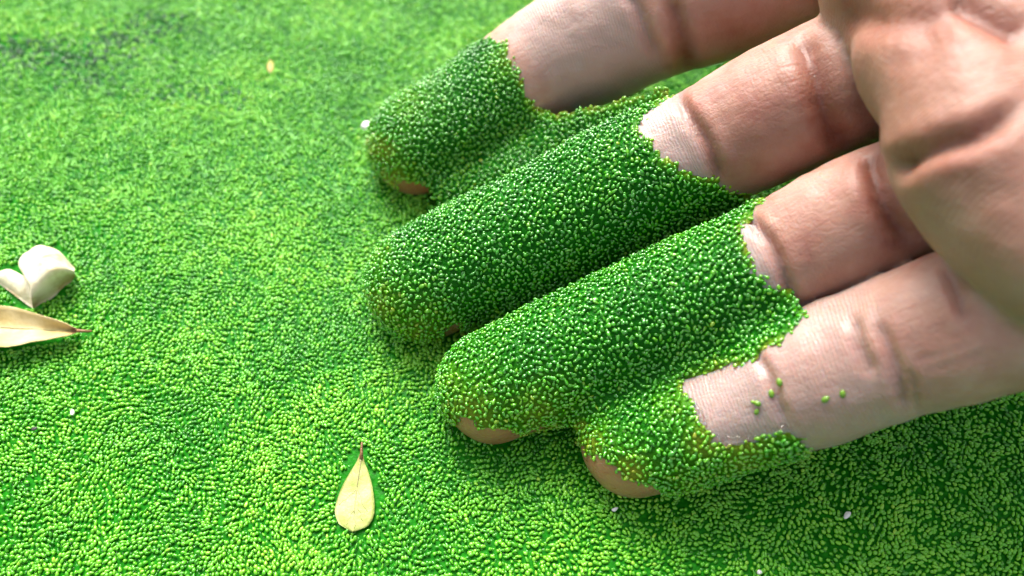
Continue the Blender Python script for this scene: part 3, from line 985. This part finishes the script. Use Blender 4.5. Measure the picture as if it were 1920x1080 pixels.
def blade(name, mid, half_l, half_r, zmid, cup, mat, thick=0.09, bump=0.09, seed=1, cols=13, brown=(2, 3)):
    """leaf blade: midrib pixels, half widths in px to each side, height of midrib, how far the sides rise"""
    mid = catmull(mid, 8)
    n = len(mid)
    t = np.linspace(0, 1, n)
    hl = np.interp(t, np.linspace(0, 1, len(half_l)), half_l); hr = np.interp(t, np.linspace(0, 1, len(half_r)), half_r)
    k = np.ones(3) / 3
    g = np.gradient(mid, axis=0); g /= np.linalg.norm(g, axis=1)[:, None]
    sd = np.stack([-g[:, 1], g[:, 0]], 1)
    zm = np.interp(t, np.linspace(0, 1, len(zmid)), zmid)
    grid = np.zeros((n, cols, 3))
    for i in range(n):
        for j in range(cols):
            s = -1 + 2 * j / (cols - 1)
            w = hl[i] if s < 0 else hr[i]
            q = mid[i] + sd[i] * s * w
            grid[i, j] = unproj(q[0], q[1], zm[i] + cup * abs(s) ** 1.5)
    grid[..., 2] += bump * noise(grid[..., :2], 0.25, seed)
    me = sheet_mesh(name, grid, thick)
    br = np.repeat(np.clip(sstep(brown[0], brown[1], t), 0, 1), cols)
    attr(me, 'brown', 'FLOAT', np.concatenate([br, br]))
    o = link(name, me, mat)
    return o, mid, grid

def vein(pts, r0, r1, parent, name='vein', mat=None, z=0.0):
    P = [p + np.array([0, 0, z]) for p in pts]
    V, F = tube(P, np.linspace(r0, r1, len(P)), 6)
    me = bpy.data.meshes.new(name); me.from_pydata([tuple(np.array(v) * MM) for v in V], [], F); me.update()
    me.polygons.foreach_set('use_smooth', np.ones(len(me.polygons), bool))
    return link(name, me, mat or M_vein, parent)

# teardrop leaf in the foreground
o, mid, grid = blade('fallen_leaf', [(678, 848), (674, 880), (669, 915), (665, 950), (663, 975), (661, 997)], [2, 8, 18, 27, 33, 37, 38, 35, 27, 3], [2, 7, 15, 23, 30, 35, 37, 34, 27, 3], [1.0, 0.75, 0.55, 0.5, 0.5, 0.45], -0.22, M_leaf_y, seed=81, brown=(0.16, 0.0))
# px +side is to the left of a downward midrib
tag(o, 'yellow teardrop leaf lying on the green mat in front of the fingertips', 'leaf', 'fallen leaves on the mat')
c = grid.shape[1] // 2; nr_ = grid.shape[0]
vein([grid[i, c] for i in range(0, nr_ - 12, 2)], 0.10, 0.05, o, z=0.02)
for (i0, j0, i1, j1) in ((16, c, 26, 2), (16, c, 24, 11), (20, c, 32, 3), (26, c, 36, 9), (27, c, 38, 5)):
    i1 = min(i1, nr_ - 2)
    vein([grid[int(round(i0 + (i1 - i0) * t)), int(round(j0 + (j1 - j0) * t))] for t in np.linspace(0, 1, 6)], 0.05, 0.025, o, z=0.01)
vein([unproj(679, 829, 1.5), unproj(678, 838, 1.35), unproj(678, 848, 1.15), unproj(677, 860, 0.95)], 0.13, 0.24, o, 'stalk', M_stalk)

# pointed tan leaf at the left edge
o, mid, grid = blade('fallen_leaf', [(-150, 612), (-60, 614), (0, 614), (60, 617), (120, 620), (142, 620)], [4, 30, 38, 42, 41, 34, 25, 16, 8, 4], [4, 24, 32, 36, 36, 28, 19, 11, 6, 3], [1.6, 1.7, 1.6, 1.3, 1.0, 0.9], 1.5, M_leaf_t, seed=82, thick=0.10, brown=(0.80, 1.0))
tag(o, 'pointed tan leaf with brown tip at the left edge, cupped on the mat', 'leaf', 'fallen leaves on the mat')
c = grid.shape[1] // 2
vein([grid[i, c] for i in range(0, grid.shape[0], 3)], 0.12, 0.08, o, z=0.03)
vein([unproj(136, 620, 1.0), unproj(150, 620.5, 1.0), unproj(172, 621, 0.8)], 0.36, 0.16, o, 'stalk', M_stalk)

# curled bleached leaf: two lobes meeting in a fold
def loft(A, B, rise, rows, cols, zA, zB, name, mat, parent=None, seed=1, power=1.0):
    A = catmull(A, 10); B = catmull(B, 10)
    tA = np.linspace(0, 1, len(A)); tt = np.linspace(0, 1, cols)
    A = np.stack([np.interp(tt, tA, A[:, k]) for k in (0, 1)], 1)
    tB = np.linspace(0, 1, len(B))
    B = np.stack([np.interp(tt, tB, B[:, k]) for k in (0, 1)], 1)
    zA = np.interp(tt, np.linspace(0, 1, len(zA)), zA); zB = np.interp(tt, np.linspace(0, 1, len(zB)), zB)
    g = np.zeros((rows, cols, 3))
    for i in range(rows):
        s = i / (rows - 1)
        for j in range(cols):
            q = A[j] * (1 - s) + B[j] * s
            z = zA[j] * (1 - s) + zB[j] * s + rise * math.sin(math.pi * s) ** power * (0.55 + 0.45 * math.sin(math.pi * min(1, tt[j] * 1.0)))
            g[i, j] = unproj(q[0], q[1], z)
    g[..., 2] += 0.26 * noise(g[..., :2], 0.25, seed) + 0.08 * noise(g[..., :2], 0.6, seed + 5)
    me = sheet_mesh(name, g, 0.10)
    br = np.repeat(0.55 * (1 - sstep(0.05, 0.38, np.linspace(0, 1, rows))), cols) * (0.7 + 0.5 * noise(g.reshape(-1, 3), 0.2, seed + 9))
    br = np.clip(br, 0, 1)
    attr(me, 'brown', 'FLOAT', np.concatenate([br, br]))
    return link(name, me, mat, parent)
o = loft([(62, 578), (82, 566), (108, 550), (130, 532), (140, 516)], [(52, 520), (34, 492), (62, 466), (104, 466), (138, 500)], 3.6, 16, 26, [0.3, 0.2, 0.2, 0.4, 1.2], [2.2, 2.8, 3.0, 2.6, 1.6], 'curled_leaf', M_leaf_w, seed=83)
tag(o, 'bleached cream leaf curled into two lobes near the left edge', 'leaf', 'fallen leaves on the mat')
loft([(62, 578), (36, 560), (4, 536), (-20, 522)], [(52, 522), (44, 517), (20, 507), (-14, 512)], 0.6, 10, 18, [0.3, 0.3, 0.4, 0.6], [2.1, 1.7, 1.4, 1.0], 'lobe', M_leaf_w, o, seed=84)

# crumbs on the mat
def crumb(name, X, Y, z, r, mat, lab, cat, seed, stretch=(1, 1, 1)):
    me = grain_mesh(name, 2, 2)
    V = np.array([v.co[:] for v in me.vertices]) / MM
    V = V * (1 + 0.22 * noise(V, 0.35, seed))[:, None] * np.array(stretch) * r
    me.vertices.foreach_set('co', (V * MM).astype(np.float32).ravel()); me.update()
    o = link(name, me, mat)
    o.location = Vector(unproj(X, Y, z) * MM)
    o.rotation_euler = (0.2, 0.1, seed)
    return tag(o, lab, cat)
crumb('white_husk', 690, 236, 1.2, 0.95, M_white, 'bright white husk touching the tip of the top finger', 'husk', 1, (1.2, 0.9, 0.8))
crumb('white_husk', 136, 772, 0.35, 0.34, M_white, 'small white husk on the mat below the pointed tan leaf', 'husk', 2, (1.3, 0.7, 0.6))
crumb('dark_seed', 64, 804, 0.35, 0.40, M_dark, 'small black seed on the mat at the lower left', 'seed', 3, (1.2, 0.8, 0.6))
crumb('white_husk', 1588, 965, 0.4, 0.46, M_white, 'pale husk on the dark mat below the lowest finger', 'husk', 4, (1.2, 0.7, 0.6))
crumb('white_husk', 1153, 955, 0.35, 0.34, M_white, 'tiny white husk in the shade under the little fingertip', 'husk', 5, (0.8, 1.2, 0.6))
crumb('white_husk', 1424, 1073, 0.35, 0.30, M_white, 'tiny white husk at the bottom edge of the mat', 'husk', 6)
crumb('orange_petal', 508, 124, -0.05, 0.9, leaf_mat('orange_petal', [(0.3, (0.30, 0.20, 0.02)), (0.7, (0.42, 0.27, 0.04))], 600), 'small orange petal half sunk in the far mat', 'petal', 8, (1.9, 0.7, 0.3))
